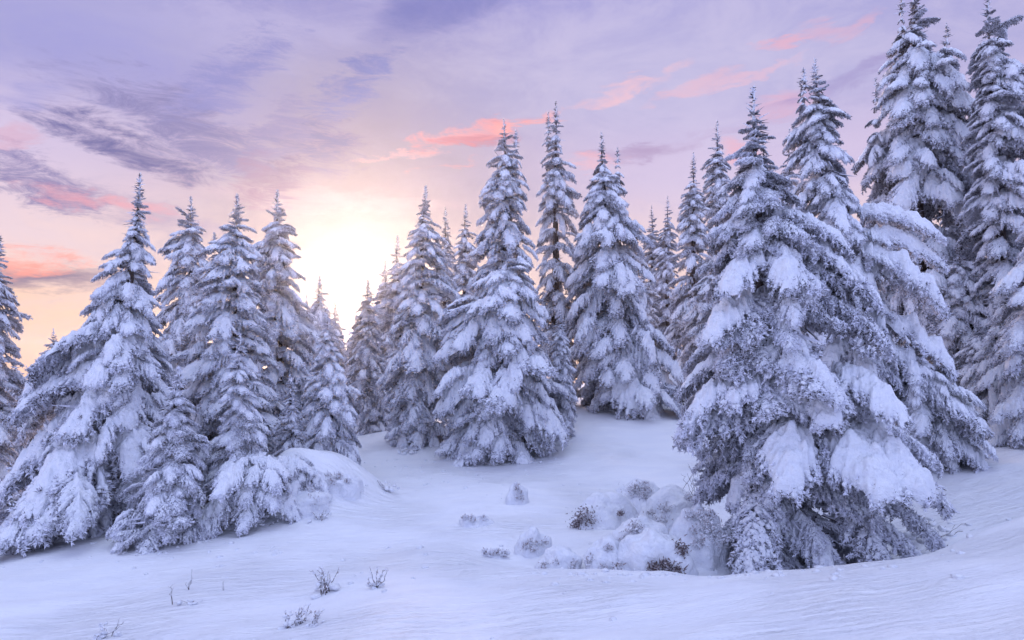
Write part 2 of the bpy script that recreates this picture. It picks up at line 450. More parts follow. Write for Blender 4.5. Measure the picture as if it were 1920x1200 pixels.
BOUGHS = {}
for lod in (0, 1, 2):
    for kind, (snow, droop, width, sheet) in {'light': (.95, .7, .27, 0), 'mid': (1.2, .85, .29, .80), 'heavy': (1.45, 1.0, .31, 1.15), 'up': (1.0, .30, .24, 0), 'thick': (1.6, .95, .36, 1.45)}.items():
        BOUGHS[lod, kind] = [bough_mesh('bough', 100 * lod + 7 * k + len(kind) * 13, lod, snow, droop, width, sheet) for k in range(4 if kind != 'thick' else 3)]

# ------------------------------------------------------------------ terrain
def pt(px, py, D): return ((px - 960) / F * D, D, EYE - (py - HZ) / F * D)
CTRL = [pt(*a) for a in [
    (960, 1200, 5.2), (0, 1200, 7.0), (480, 1200, 6.0), (1450, 1200, 4.6), (1920, 1200, 4.0),
    (200, 1100, 8.8), (700, 1100, 7.0), (1100, 1105, 6.3), (1500, 1100, 5.6), (1880, 1060, 5.2),
    (1920, 975, 7.2), (1760, 1030, 7.0), (1500, 1064, 6.9), (1250, 1068, 7.2), (950, 1066, 7.8), (700, 1040, 9.0),
    (1400, 1050, 8.9), (1600, 1040, 8.9), (1750, 985, 9.3), (1900, 900, 10.5), (1200, 1030, 9.0),
    (0, 1036, 11.0), (230, 990, 11.6), (450, 980, 11.3), (60, 1030, 12.0),
    (640, 930, 13.0), (800, 900, 14.0), (1000, 930, 12.5), (900, 840, 17.0), (1200, 870, 15.0), (700, 830, 18.5),
    (1080, 775, 19.5), (1200, 740, 23.0), (1400, 800, 18), (1750, 792, 15.5), (1900, 785, 16.0), (400, 860, 17), (150, 930, 17), (780, 790, 24),
]]
CTRL += [(0, -8, -.4), (-12, 0, -1.8), (12, 0, 1.3), (0, 0, .45), (-20, 30, -4.2), (20, 35, 1.6), (0, 45, .2), (-30, 70, -9), (30, 80, .5), (0, 90, -5),
         (-60, 120, -20), (60, 120, -1), (-60, 0, -9), (60, 0, 4), (0, -80, -6), (-200, 200, -45), (200, 200, -12), (0, 300, -30), (-250, -100, -30), (250, -100, 0)]
CT = np.array(CTRL)
def _tps(r2): return np.where(r2 > 0, r2 * np.log(r2 + 1e-12), 0)
_S = 10.0
_p = CT[:, :2] / _S; _n = len(_p)
_K = _tps(((_p[:, None] - _p[None]) ** 2).sum(-1)) + np.eye(_n) * 0.004
_A = np.zeros((_n + 3, _n + 3)); _A[:_n, :_n] = _K; _A[:_n, _n] = 1; _A[:_n, _n + 1:] = _p
_A[_n, :_n] = 1; _A[_n + 1:, :_n] = _p.T
_w = np.linalg.solve(_A, np.concatenate([CT[:, 2], np.zeros(3)]))
MOUNDS = []   # x, y, rx, ry, rot, h
def mound(px, py, D, rx, ry, rot, h):
    x, y, z = pt(px, py, D); MOUNDS.append((x, y, rx, ry, R(rot), h))
mound(598, 950, 12.5, 1.05, .75, 20, .80)
mound(530, 940, 12.4, .5, .45, 0, .45)
mound(655, 930, 13.0, .8, .5, 20, .20)
mound(1235, 1010, 9.2, 1.0, .9, 0, .34)
mound(1700, 1000, 8.8, .55, .5, 0, -.22)
mound(1400, 1060, 8.3, 1.0, .4, 0, -.10)
mound(60, 1150, 8.2, .9, .3, 15, .08)
mound(330, 1010, 11.0, 1.2, .3, 12, .12)
mound(1000, 815, 17.5, 1.0, .5, 5, .25)
mound(880, 840, 16.5, .8, .5, 5, .2)
_cr = sorted([pt(*a)[:2] for a in [(700, 1066, 8.3), (900, 1068, 7.9), (1300, 1066, 7.2), (1500, 1064, 6.9), (1760, 1030, 7.0), (1920, 975, 7.2), (2200, 930, 7.6)]])
CRX = [c[0] for c in _cr]; CRY = [c[1] for c in _cr]
def ground_z(x, y):
    x = np.asarray(x, float); y = np.asarray(y, float); sh = x.shape
    q = np.stack([x.ravel(), y.ravel()], 1) / _S
    out = np.zeros(len(q))
    for s in range(0, len(q), 40000):
        b = q[s:s + 40000]
        out[s:s + 40000] = _tps(((b[:, None] - _p[None]) ** 2).sum(-1)) @ _w[:_n] + _w[_n] + b @ _w[_n + 1:]
    z = out.reshape(sh)
    for mx, my, rx, ry, ro, h in MOUNDS:
        c, s = math.cos(ro), math.sin(ro); dx, dy = x - mx, y - my
        u, v = (dx * c + dy * s) / rx, (-dx * s + dy * c) / ry
        z = z + h * np.exp(-(u * u + v * v) * 1.2)
    yc = np.interp(x, CRX, CRY); t = np.clip((y - yc) / .55, 0, 1); t2 = np.clip((y - yc - .8) / 2.2, 0, 1)
    sd = np.clip((x + 1.2) / 1.5, 0, 1)
    z = z - .26 * t * t * (3 - 2 * t) * (1 - t2 * t2 * (3 - 2 * t2)) * sd * sd * (3 - 2 * sd)
    # ragged foot of the bank under the left group
    r = np.hypot(x, y); near = np.clip(1 - r / 60, 0, 1)
    z = z + near * (.07 * fbm(x * .55, y * .55, 0, 3, 31) + .016 * fbm(x * 1.1 + y * .5, (y - x * .45) * 3.6, 0, 3, 44))
    return z
def gz(x, y): return float(ground_z(np.array([x]), np.array([y]))[0])
th = np.concatenate([np.linspace(-180, -46, 46)[:-1], np.linspace(-46, 46, 400), np.linspace(46, 180, 46)[1:]])
rr = np.concatenate([[0.0], 0.5 * 1.0128 ** np.arange(0, 510)]); rr = rr[rr < 330]
T_, R_ = np.meshgrid(np.radians(th), rr, indexing='ij')
GX, GY = np.sin(T_) * R_, np.cos(T_) * R_
GZ = ground_z(GX, GY)
gi = np.arange(GX.size).reshape(GX.shape)
gq = np.stack([gi[:-1, :-1], gi[:-1, 1:], gi[1:, 1:], gi[1:, :-1]], -1).reshape(-1, 4)
mb = MB(); mb.add(np.stack([GX, GY, GZ], -1).reshape(-1, 3), gq[:, ::-1], 0, True)
ground = mb.obj('snowy_ground', [M_GROUND]); ground['kind'] = 'structure'

def haze_mat():
    m = bpy.data.materials.new('air'); m.use_nodes = True; n = m.node_tree; n.nodes.clear()
    v = n.nodes.new('ShaderNodeVolumePrincipled'); v.inputs['Color'].default_value = (0.92, 0.93, 1.0, 1)
    v.inputs['Density'].default_value = HAZE; v.inputs['Anisotropy'].default_value = 0.88
    o = n.nodes.new('ShaderNodeOutputMaterial'); n.links.new(v.outputs[0], o.inputs['Volume']); return m
HAZE = 0.0007
if HAZE:
    hz_ = MB(); lo, hi = float(GZ.min()) - 1, 12.4; q = 340.0
    V = [(x, y, z) for z in (lo, hi) for y in (-q, q) for x in (-q, q)]
    hz_.add(V, [[0, 2, 3, 1], [4, 5, 7, 6], [0, 1, 5, 4], [1, 3, 7, 5], [3, 2, 6, 7], [2, 0, 4, 6]])
    ho = hz_.obj('haze', [haze_mat()]); ho['kind'] = 'stuff'; ho['label'] = 'thin frosty haze hanging in the air over the whole slope'; ho['category'] = 'haze'
def foot(px, py):
    D = np.linspace(4.2, 40, 1400); x = (px - 960) / F * D
    row = HZ - (ground_z(x, D) - EYE) / D * F
    i = int(np.argmax(row <= py)) if (row <= py).any() else int(np.argmin(row)); d = float(D[i])
    return x[i], d, float(ground_z(x[i:i + 1], D[i:i + 1])[0])
# ------------------------------------------------------------------ trees
def tag(o, label, cat, group=None):
    o['label'] = label; o['category'] = cat
    if group: o['group'] = group
def empty(name, loc):
    o = bpy.data.objects.new(name, None); C.objects.link(o); o.location = loc; o.empty_display_size = .3; return o
def put_bough(parent, me, loc, az_, pitch, roll, sc):
    o = bpy.data.objects.new('bough', me); C.objects.link(o); o.parent = parent
    m = Matrix.Rotation(az_, 4, 'Z') @ Matrix.Rotation(pitch, 4, 'Y') @ Matrix.Rotation(roll, 4, 'X')
    o.matrix_local = Matrix.Translation(loc) @ m @ Matrix.Diagonal((sc[0], sc[1], sc[2], 1))
    return o

NB = 0
def tree(label, D, top, base, sil, lod=1, snow='mid', dens=1.0, seed=0, tops=(), extra=(), group='snow-covered spruces on the slope', name='spruce_tree'):
    """top, base: pixel of apex and foot; sil: rows (y, x left, x right) of the crown outline; tops: extra apexes"""
    global NB
    rng = random.Random(seed * 77 + 5); nrg = np.random.default_rng(seed + 900)
    bx, by, bz = pt(base[0], base[1], D); k = D / F
    gz_ = gz(bx, by)
    root = empty(name, (bx, by, min(bz, gz_)))
    tag(root, label, 'tree', group)
    oz = root.location.z
    H = (base[1] - top[1]) * k; lean = (top[0] - base[0]) * k
    lift = bz - oz
    p0 = rng.gauss(2, 6); skip = rng.uniform(-.72, -.48)
    bend = rng.uniform(-1, 1) * .016 * H; bf = rng.uniform(1.2, 2.4) * math.pi
    def axis(z):
        t = max(0.0, min(1.0, (z - lift) / H)); return lean * t ** .9 + bend * math.sin(bf * t) * t * (1 - t) * 3
    ys = [(base[1] - s[0]) * k + lift for s in sil]; 
    cx = [bx] 
    wl = [(axis(z) - (s[1] - base[0]) * k) for z, s in zip(ys, sil)]
    wr = [((s[2] - base[0]) * k - axis(z)) for z, s in zip(ys, sil)]
    zt = H + lift
    ys = ys[::-1] + [zt]; wl = wl[::-1] + [.04]; wr = wr[::-1] + [.04]
    def half(z, a):
        l = np.interp(z, ys, wl); r = np.interp(z, ys, wr); c = math.cos(a)
        m = .5 * (l + r)
        return m + (max(0, c) * (r - m) + max(0, -c) * (l - m)) * abs(c) ** .3 if abs(c) > 1e-3 else m
    # trunk
    tb = MB(); zz = np.linspace(-.3, zt * .97, 14)
    tube(tb, [(axis(z) + .02 * math.sin(z * 3 + seed), .02 * math.cos(z * 2.3), z) for z in zz], np.linspace(.02 * H + .03, .012, 14), 0, 8)
    tb.obj('trunk', [M_BARK], root)
    # crown core: inner frosted twigs and the leader
    cb = MB(); P = []; Dr = []
    n = int((500, 350, 160)[lod] * dens)
    z = nrg.random(n) ** 1.2 * zt * .97; a = nrg.random(n) * 6.283
    rr_ = np.array([half(z_, a_) for z_, a_ in zip(z, a)]) * nrg.random(n) * .45
    P = np.stack([np.array([axis(q) for q in z]) + rr_ * np.cos(a), rr_ * np.sin(a), z], 1)
    Dr = np.stack([np.cos(a), np.sin(a), np.full(n, -.25)], 1) + nrg.normal(0, .35, (n, 3))
    ls = np.clip(.15 + rr_ * .7, .1, .7) * nrg.uniform(.5, 1, n); spikes(cb, P, Dr, ls, ls * .05 + .006, 0, nrg)
    apex = [(axis(zt), zt, .5)] + [((t[0] - base[0]) * k, (base[1] - t[1]) * k + lift, .35) for t in tops]
    for ax_, az_, q in apex:
        L = (.05 * H + .12) * (q + .5)
        tube(cb, [(ax_, 0, az_ - L * .6), (ax_ + .01, 0, az_ + L * .1), (ax_ + .015 * (1 if seed % 2 else -1), 0, az_ + L * .5)], [.022, .014, .006], 1, 4)
        m = 46; hz = az_ - L * .6 + nrg.random(m) ** .8 * L * 1.05; aa = nrg.random(m) * 6.283
        ll = .06 + (az_ + L * .45 - hz) * .55 * nrg.uniform(.4, 1, m)
        spikes(cb, np.stack([np.full(m, ax_), np.zeros(m), hz], 1), np.stack([np.cos(aa), np.sin(aa), nrg.uniform(-.1, .7, m)], 1), np.abs(ll) * .7, np.full(m, .014), 0, nrg)
    crown = cb.obj('crown', [M_FROST, M_SNOW], root)
    def ring_set(zlo, zhi, xf, hf, cap=290):
        global NB
        zq = zlo; est = 0; step = 1.0
        while zq < zhi:
            w = max(.05, .5 * (hf(zq, 0) + hf(zq, math.pi))); est += (5 if w < .35 else (6 if w < .8 else (8 if w < 1.3 else 10))) * (1.0 if w < .5 else 1.8)
            zq += max(.011 * H + .05, w * .29) / dens * (1 if (zq - zlo) / (zhi - zlo) < .8 else .85)
        step = max(1.0, est / (cap * .86))
        z_ = zlo; ring = 0; cnt = 0
        while z_ < zhi:
            w = max(.05, .5 * (hf(z_, 0) + hf(z_, math.pi)))
            nn = 5 if w < .35 else (6 if w < .8 else (8 if w < 1.3 else 10))
            ph = rng.random() * 6.28
            for j in range(nn):
                a_ = ph + j * 6.283 / nn + rng.gauss(0, .22)
                h_ = (z_ - zlo) / max(.01, zhi - zlo)
                zj = z_ + rng.gauss(0, .09) * w
                if h_ > .25 and float(vnoise(math.cos(a_) * 1.7 + seed * 3, math.sin(a_) * 1.7, zj * 9 / H, 5)) < skip: continue
                # tip is lower than the root: read the outline at the tip's height
                fct = rng.uniform(.74, 1.14) * (1 + .24 * float(vnoise(math.cos(a_) * 1.3 + seed, math.sin(a_) * 1.3, z_ * 5 / H)))
                L = hf(max(ys[0], zj - .30 * w), a_) * min(1.10, max(.55, fct))
                L *= 1 - .55 * max(0, -math.sin(a_)) * L / D
                if h_ > .88: L *= rng.uniform(.45, 1.25)
                if L < .03: continue
                L = max(L, .08)
                r = rng.random()
                if h_ > .93: kd = 'up'
                elif snow == 'light': kd = 'light' if r < .7 else ('mid' if r < .9 else 'up')
                elif snow == 'mid': kd = 'mid' if r < .45 else ('light' if r < .75 else 'heavy')
                elif snow == 'rime': kd = 'light' if r < .66 else ('mid' if r < .88 else 'heavy')
                else: kd = 'heavy' if r < .5 else ('mid' if r < .92 else 'thick')
                # a lower bough must not dig into the ground
                lim = zj + lift * 0
                if zj < L * .4 + .1 and kd in ('heavy', 'thick', 'mid'): kd = 'light' if rng.random() < .5 else 'up'
                me = rng.choice(BOUGHS[lod, kd])
                pitch = R(rng.gauss(2 + p0, 9 if h_ < .88 else 16) + (10 * (1 - h_) - 10 * h_))
                wy = rng.uniform(.92, 1.35) * (1.15 if L > .5 else 1.35)
                put_bough(crown, me, (xf(zj), 0, zj), a_, pitch, rng.gauss(0, .18), (L, L * wy, L * rng.uniform(.9, 1.2)))
                cnt += 1; NB += 1
                if L > .5 and rng.random() < (.95 if snow == 'rime' else .8):      # a side bough that starts half way out
                    q = rng.uniform(.38, .62); c_, s_ = math.cos(a_), math.sin(a_); L2 = L * rng.uniform(.42, .62); k2 = rng.choice(('light', 'light', 'mid', 'heavy') if snow == 'rime' else ('mid', 'mid', 'heavy', 'light') if snow != 'heavy' else ('mid', 'heavy', 'heavy', 'thick'))
                    put_bough(crown, rng.choice(BOUGHS[lod, k2]), (xf(zj) + c_ * L * q, s_ * L * q, zj - L * (.30 * q * q + math.sin(pitch) * q) + rng.uniform(.02, .16) * L), a_ + rng.gauss(0, .55), R(rng.gauss(4, 9)), rng.gauss(0, .2), (L2, L2 * rng.uniform(1.2, 1.7), L2 * rng.uniform(1.0, 1.35)))
                    cnt += 1; NB += 1
            z_ += max(.011 * H + .05, w * .29) / dens * (1 if h_ < .8 else .85) * (step if h_ < .62 else step ** .35); ring += 1
    ring_set(max(.12, ys[0] * .6), zt * .985, axis, half, 294 - len(extra) - 27 * len(tops))
    for t in tops:
        tx, tz = (t[0] - base[0]) * k, (base[1] - t[1]) * k + lift
        hh = t[2] * k
        ring_set(tz - hh, tz, lambda z, tx=tx: tx, lambda z, a, tz=tz, hh=hh, t=t: max(.05, (tz - z) / hh * t[3] * k), 27)
    for (rx, ry, tx, ty, dy, kd, wy) in extra:   # single boughs put by their root and tip
        p0 = Vector(((rx - base[0]) * k, 0 if dy is None else -abs(dy) * .25, (base[1] - ry) * k + lift))
        yd = -abs(dy or 0) if (dy is None or dy >= 0) else abs(dy)
        p1 = Vector(((tx - base[0]) * k, yd, (base[1] - ty) * k + lift))
        d = p1 - p0; L = d.length; az_ = math.atan2(d.y, d.x)
        own = {'thick': .65, 'heavy': .6, 'mid': .49, 'light': .34, 'up': .06}[kd]
        pit = math.atan2(-d.z, math.hypot(d.x, d.y)) - math.atan(own)
        put_bough(crown, rng.choice(BOUGHS[lod, kd]), p0, az_, pit, rng.gauss(0, .1), (L, L * wy, L)); NB += 1
    return root

tree('tallest spruce at the left, its long lower boughs sweeping down to the snow', 12, (262, 345), (215, 978),
     [(430, 235, 285), (520, 185, 295), (600, 145, 305), (700, 92, 310), (800, 35, 320), (900, -20, 320), (980, -50, 310), (1000, -40, 300)], 0, 'heavy', 1.05, 1)
tree('spruce cut off by the left edge of the picture', 15, (0, 455), (-45, 880),
     [(520, -30, 12), (600, -80, 38), (680, -110, 22), (760, -130, 20), (850, -150, 30)], 1, 'mid', 1, 2)
tree('spruce second from the left of the left group, just right of the tallest one', 16.5, (358, 385), (345, 900),
     [(440, 322, 385), (520, 300, 395), (600, 285, 400), (700, 270, 420), (880, 250, 440)], 1, 'heavy', 1, 3)
tree('middle spruce of the left group, with a snow bulge left of its tip', 14.5, (445, 380), (430, 900),
     [(440, 415, 470), (480, 392, 475), (560, 375, 485), (640, 360, 500), (760, 335, 520), (880, 320, 530)], 1, 'heavy', 1.05, 4, tops=((402, 450, 60, 20),))
tree('pale spruce at the right of the left group, left of the glowing sun', 16.5, (520, 372), (525, 880),
     [(430, 490, 548), (500, 465, 556), (600, 455, 580), (700, 450, 600), (860, 440, 610)], 1, 'mid', 1, 5)
tree('small spruce in front of the left group, standing lowest on the bank', 10.6, (335, 700), (300, 990),
     [(760, 305, 360), (840, 275, 385), (920, 240, 395), (990, 212, 400)], 0, 'light', 1.1, 6)
tree('small spruce with a long bare rimed tip before the left group', 11.5, (450, 640), (440, 965),
     [(700, 425, 478), (780, 410, 490), (860, 385, 505), (950, 375, 520)], 0, 'mid', 1.1, 7)
tree('sapling with a bare frosted leader between the two small front spruces and the snow bank', 13, (545, 712), (548, 850),
     [(760, 533, 560), (800, 520, 570), (840, 512, 580)], 1, 'light', 1, 8)
tree('hazy spruce tip right under the sun', 21, (600, 527), (600, 830),
     [(600, 572, 628), (680, 560, 640), (820, 550, 650)], 1, 'mid', 1, 9)
tree('rime-grey medium spruce on top of the snow bank below the sun', 13.6, (612, 590), (622, 872),
     [(640, 594, 634), (700, 582, 655), (770, 565, 675), (850, 560, 688)], 0, 'mid', 1.1, 10)
tree('slim spruce at the left end of the middle group', 21, (690, 535), (695, 812),
     [(600, 665, 718), (700, 650, 730), (790, 650, 735)], 1, 'light', 1, 11)
tree('faint spruce tip glowing next to the sun', 24, (745, 452), (750, 800),
     [(520, 725, 765), (620, 705, 790), (780, 690, 800)], 1, 'light', 1, 12)
tree('warm-lit spruce with dark brown lower boughs right of the sun', 18, (798, 362), (775, 822),
     [(430, 775, 824), (510, 755, 842), (600, 732, 855), (700, 718, 858), (800, 722, 850)], 1, 'mid', 1.1, 13)
tree('thin spruce tip behind the warm-lit spruce', 26, (835, 400), (835, 790), [(470, 818, 852), (600, 800, 870), (760, 790, 880)], 1, 'light', .9, 14)
tree('narrow spruce behind, left of the twin-tipped spruce', 24, (873, 395), (873, 790), [(470, 852, 895), (600, 840, 910), (760, 830, 920)], 1, 'mid', .9, 15)
tree('tall twin-tipped spruce in the centre', 18.5, (945, 240), (950, 830),
     [(300, 922, 972), (370, 905, 992), (450, 893, 1002), (540, 880, 1008), (640, 870, 1025), (780, 860, 1040)], 1, 'mid', 1.05, 16, tops=((967, 258, 80, 26),))
tree('broad spruce with wide skirts in front of the twin-tipped spruce', 16.2, (955, 470), (925, 832),
     [(520, 905, 1000), (580, 865, 1012), (660, 838, 1035), (750, 822, 1050), (835, 845, 1015)], 0, 'heavy', 1.1, 17)
tree('dark slender spruce with the highest tip of the middle group', 21, (1042, 207), (1045, 790),
     [(260, 1022, 1062), (330, 1012, 1078), (420, 1003, 1086), (500, 1000, 1092), (600, 1000, 1100), (760, 1000, 1110)], 1, 'mid', 1.1, 18, tops=((1028, 225, 40, 12),))
tree('small spruce at the foot of the dark slender one', 17.2, (1050, 590), (1058, 806),
     [(650, 1030, 1070), (720, 1022, 1080), (800, 1025, 1085)], 1, 'mid', 1.1, 19)
tree('plump spruce with rounded snow clumps and a crooked tip, right of the middle group', 20, (1128, 262), (1160, 742),
     [(330, 1112, 1155), (380, 1098, 1175), (450, 1085, 1208), (550, 1070, 1238), (650, 1062, 1262), (740, 1080, 1268)], 0, 'heavy', 1.1, 20, tops=((1158, 290, 60, 18),))
tree('short far spruce tip left of the forest edge, lower of the two', 33, (1222, 395), (1225, 740), [(450, 1208, 1240), (560, 1195, 1255), (720, 1180, 1270)], 1, 'light', .9, 21)
tree('short far spruce tip left of the forest edge, higher of the two', 32, (1252, 378), (1252, 740), [(440, 1236, 1268), (560, 1220, 1280), (720, 1210, 1290)], 1, 'light', .9, 22)
tree('dark spruce left of the large foreground spruce, pointed and narrow', 25, (1300, 298), (1300, 745),
     [(370, 1280, 1318), (450, 1264, 1334), (560, 1255, 1342), (720, 1245, 1350)], 1, 'mid', 1.1, 23)
tree('dark spruce whose tip shows between the narrow one and the large foreground one', 26, (1345, 240), (1350, 745),
     [(300, 1325, 1366), (400, 1318, 1380), (560, 1300, 1395), (720, 1290, 1400)], 1, 'mid', 1, 24)
tree('large foreground spruce bowed under thick pads of snow', 9.0, (1412, 190), (1478, 1048),
     [(240, 1388, 1436), (300, 1378, 1456), (380, 1345, 1490), (470, 1338, 1550), (560, 1322, 1600), (650, 1300, 1630), (740, 1285, 1630),
      (830, 1300, 1650), (920, 1322, 1665), (1000, 1340, 1650), (1040, 1350, 1620)], 0, 'rime', 1.3, 25,
     extra=((1505, 690, 1490, 770, .8, 'thick', 1.5), (1550, 690, 1600, 765, .8, 'thick', 1.4), (1570, 790, 1620, 880, 1.0, 'thick', 1.5),
            (1530, 800, 1545, 885, 1.1, 'thick', 1.5), (1465, 780, 1430, 875, 1.0, 'thick', 1.2), (1410, 480, 1350, 545, .6, 'thick', 1.3), (1400, 560, 1320, 630, .5, 'thick', 1.2), (1450, 470, 1435, 540, .7, 'thick', 1.2),
            (1450, 400, 1555, 470, .3, 'mid', 1.3), (1460, 450, 1590, 550, .4, 'mid', 1.3), (1490, 540, 1620, 640, .4, 'light', 1.3), (1420, 680, 1290, 770, .4, 'mid', 1.1), (1560, 930, 1590, 1050, 1.0, 'light', 1.2), (1420, 900, 1360, 1035, .9, 'light', 1.2),
            (1580, 770, 1705, 850, .4, 'light', .9), (1580, 840, 1720, 925, .5, 'light', .9), (1580, 900, 1715, 990, .4, 'light', .9), (1560, 930, 1680, 1040, .7, 'light', .9)))
tree('tall spruce directly behind the large foreground one, with long snow-rolled boughs on its right', 12.6, (1528, 130), (1600, 772),
     [(200, 1495, 1570), (280, 1485, 1590), (350, 1480, 1610), (420, 1475, 1650), (520, 1475, 1675), (620, 1485, 1685), (760, 1500, 1670)], 0, 'heavy', 1.15, 26, tops=((1506, 145, 50, 14),),
     extra=((1590, 400, 1700, 440, .5, 'heavy', .6), (1600, 440, 1710, 490, .5, 'heavy', .6), (1610, 500, 1715, 570, .5, 'heavy', .65), (1600, 470, 1690, 560, .8, 'heavy', .6), (1620, 590, 1720, 680, .5, 'thick', 1.0), (1620, 640, 1700, 730, .7, 'heavy', 1.0)))
tree('thin spruce tip between the two tallest foreground spruces', 24, (1480, 255), (1480, 760), [(320, 1462, 1500), (450, 1450, 1520), (700, 1440, 1540)], 1, 'light', .8, 27)
tree('huge many-tipped spruce running out of the top of the picture', 16.5, (1712, -25), (1735, 775),
     [(50, 1690, 1742), (110, 1660, 1790), (190, 1640, 1815), (280, 1628, 1835), (400, 1625, 1850), (550, 1630, 1860), (740, 1640, 1880)], 0, 'heavy', 1.1, 28,
     tops=((1775, 62, 110, 32), (1642, 165, 110, 26), (1690, 5, 60, 16)))
tree('spruce with bare rimed twigs at its tip by the right edge', 14.5, (1852, 12), (1895, 780),
     [(80, 1838, 1905), (160, 1838, 1930), (260, 1835, 1960), (400, 1838, 1990), (550, 1835, 2010), (740, 1850, 2030)], 0, 'heavy', 1.1, 29)
tree('spruce cut by the right edge, only its left boughs showing', 12.5, (1985, 330), (1990, 780),
     [(420, 1930, 2040), (520, 1890, 2060), (620, 1870, 2080), (740, 1880, 2100)], 0, 'heavy', 1, 30)
tree('low spruce filling the shade under the huge many-tipped spruce', 15.2, (1800, 470), (1800, 780),
     [(540, 1760, 1850), (640, 1740, 1880), (760, 1730, 1900)], 0, 'heavy', 1.1, 31)
tree('low snow-heaped spruce at the foot of the tall one, right of the large foreground spruce', 12.2, (1700, 655), (1735, 795),
     [(690, 1680, 1760), (730, 1675, 1815), (780, 1670, 1840)], 0, 'heavy', 1.1, 32)
tree('tiny dark spruce tip peeping out behind the long left boughs', 30, (100, 622), (105, 780), [(660, 86, 116), (700, 78, 128), (770, 70, 140)], 1, 'light', .9, 33)
tree('frosted round-topped spruce in the gap at the far left', 24, (62, 690), (62, 850), [(720, 35, 95), (780, 20, 110), (840, 10, 120)], 1, 'light', .9, 34)
tree('lowest far spruce between the tall left spruce and its edge neighbour', 34, (28, 668), (28, 800), [(720, 10, 45), (780, 0, 60)], 1, 'light', .8, 35)
tree('tiny far spruce in the bright gap, left one', 44, (636, 600), (636, 740), [(650, 622, 650), (730, 612, 660)], 2, 'light', .9, 36)
tree('tiny far spruce in the bright gap, right one', 44, (655, 622), (655, 740), [(670, 640, 668), (730, 632, 676)], 2, 'light', .9, 37)
tree('hazy far spruce filling the gap under the sun, left of the tiny ones', 29, (628, 575), (628, 800), [(620, 612, 645), (700, 596, 662), (790, 590, 668)], 1, 'light', 1, 40)
tree('hazy far spruce under the sun, right of the tiny ones', 28, (668, 590), (670, 800), [(640, 652, 686), (720, 640, 700), (790, 632, 706)], 1, 'light', 1, 41)
tree('pale far spruce between the faint tip and the warm-lit spruce', 25, (722, 500), (724, 800), [(560, 702, 744), (660, 690, 760), (790, 684, 768)], 1, 'mid', 1, 42)
tree('pale far spruce in the gap at the right shoulder of the left group', 26, (575, 560), (575, 820), [(620, 552, 600), (720, 540, 615), (800, 535, 620)], 1, 'mid', 1, 43)
tree('low dense spruce filling the shade at the right edge, under the twiggy one', 13.6, (1888, 560), (1885, 790), [(620, 1850, 1930), (700, 1825, 1960), (780, 1815, 1970)], 0, 'heavy', 1.1, 44)
tree('low snow-bent spruce just left of the bottom right edge of the forest', 14.2, (1835, 610), (1838, 785), [(660, 1805, 1870), (720, 1785, 1890), (780, 1780, 1895)], 0, 'heavy', 1.1, 45)
tree('dense spruce standing in the shade between the tall trees at the right', 19, (1795, 330), (1795, 778), [(420, 1760, 1835), (520, 1745, 1860), (650, 1730, 1880), (760, 1720, 1890)], 1, 'heavy', 1.1, 46)
tree('shaded spruce seen through the gap right of the tall spruce with rolled boughs', 21, (1662, 350), (1662, 772), [(440, 1635, 1690), (560, 1615, 1712), (680, 1600, 1725), (760, 1595, 1730)], 1, 'heavy', 1.1, 47)
tree('spruce deep in the shade left of the narrow pointed one', 28, (1205, 500), (1205, 740), [(560, 1180, 1230), (720, 1165, 1245)], 1, 'mid', .9, 38)
tree('spruce deep in the shade behind the foot of the dark spruces', 23, (1330, 480), (1330, 760), [(560, 1290, 1370), (740, 1270, 1400)], 1, 'mid', 1, 39)
print('boughs', NB)

# ------------------------------------------------------------------ shrubs, mounds and tufts
def tuft(label, px, py, D, w, h, n, kind='shrub', name='frosted_tuft', seed=0, thick=1.0, group='frosted tufts in the snow', lean=0.0):
    """small bush of rimed twigs poking out of the snow; w, h in pixels of the photograph"""
    rng = np.random.default_rng(seed + 4000); x, y, z = foot(px, py); k = y / F; w *= k; h *= k
    n = max(2, int(n * .7)); thick *= .8
    mb = MB(); P = []; Dr = []
    for i in range(n):
        b = np.array([rng.normal(0, w * .22), rng.normal(0, w * .18), -.03])
        tip = np.array([rng.normal(lean * w, w * .42), rng.normal(0, w * .3), h * rng.uniform(.35, 1.05)])
        q = np.linspace(0, 1, 7)[:, None]
        pts = b + (tip - b) * q + rng.normal(0, .06 * h, (7, 3)) * q
        tube(mb, pts, np.linspace(.007, .003, 7) * thick, 1, 3, False)
        for p in pts[2:]:
            m = int(5 * thick + 2); P.append(np.repeat(p[None], m, 0)); Dr.append((tip - b) / np.linalg.norm(tip - b) * .7 + rng.normal(0, .55, (m, 3)))
    P = np.concatenate(P); Dr = np.concatenate(Dr); l = rng.uniform(.5, 1.3, len(P)) * .035 * thick
    spikes(mb, P, Dr, l, l * .2, 0, rng)
    if kind == 'shrub':
        m = 8; c = rng.normal(0, 1, (m, 3)) * np.array([w * .3, w * .22, h * .12]) + np.array([0, 0, h * .12])
        lumps(mb, c, rng.normal(0, 1, (m, 3)) * np.array([1, 1, .1]), rng.uniform(.5, 1.2, m) * w * .16, 2, rng, 2, 1.3, .7, seed)
        c = np.stack([rng.normal(0, w * .3, 6), rng.normal(0, w * .2, 6), h * rng.uniform(.4, .85, 6)], 1)
        lumps(mb, c, rng.normal(0, 1, (6, 3)) * np.array([1, 1, .2]), rng.uniform(.6, 1.2, 6) * w * .07, 2, rng, 2, 1.4, .7, seed)
    o = mb.obj(name, [M_RIME, M_BARK, M_SNOW]); o.location = (x, y, z)
    tag(o, label, kind, group); return o

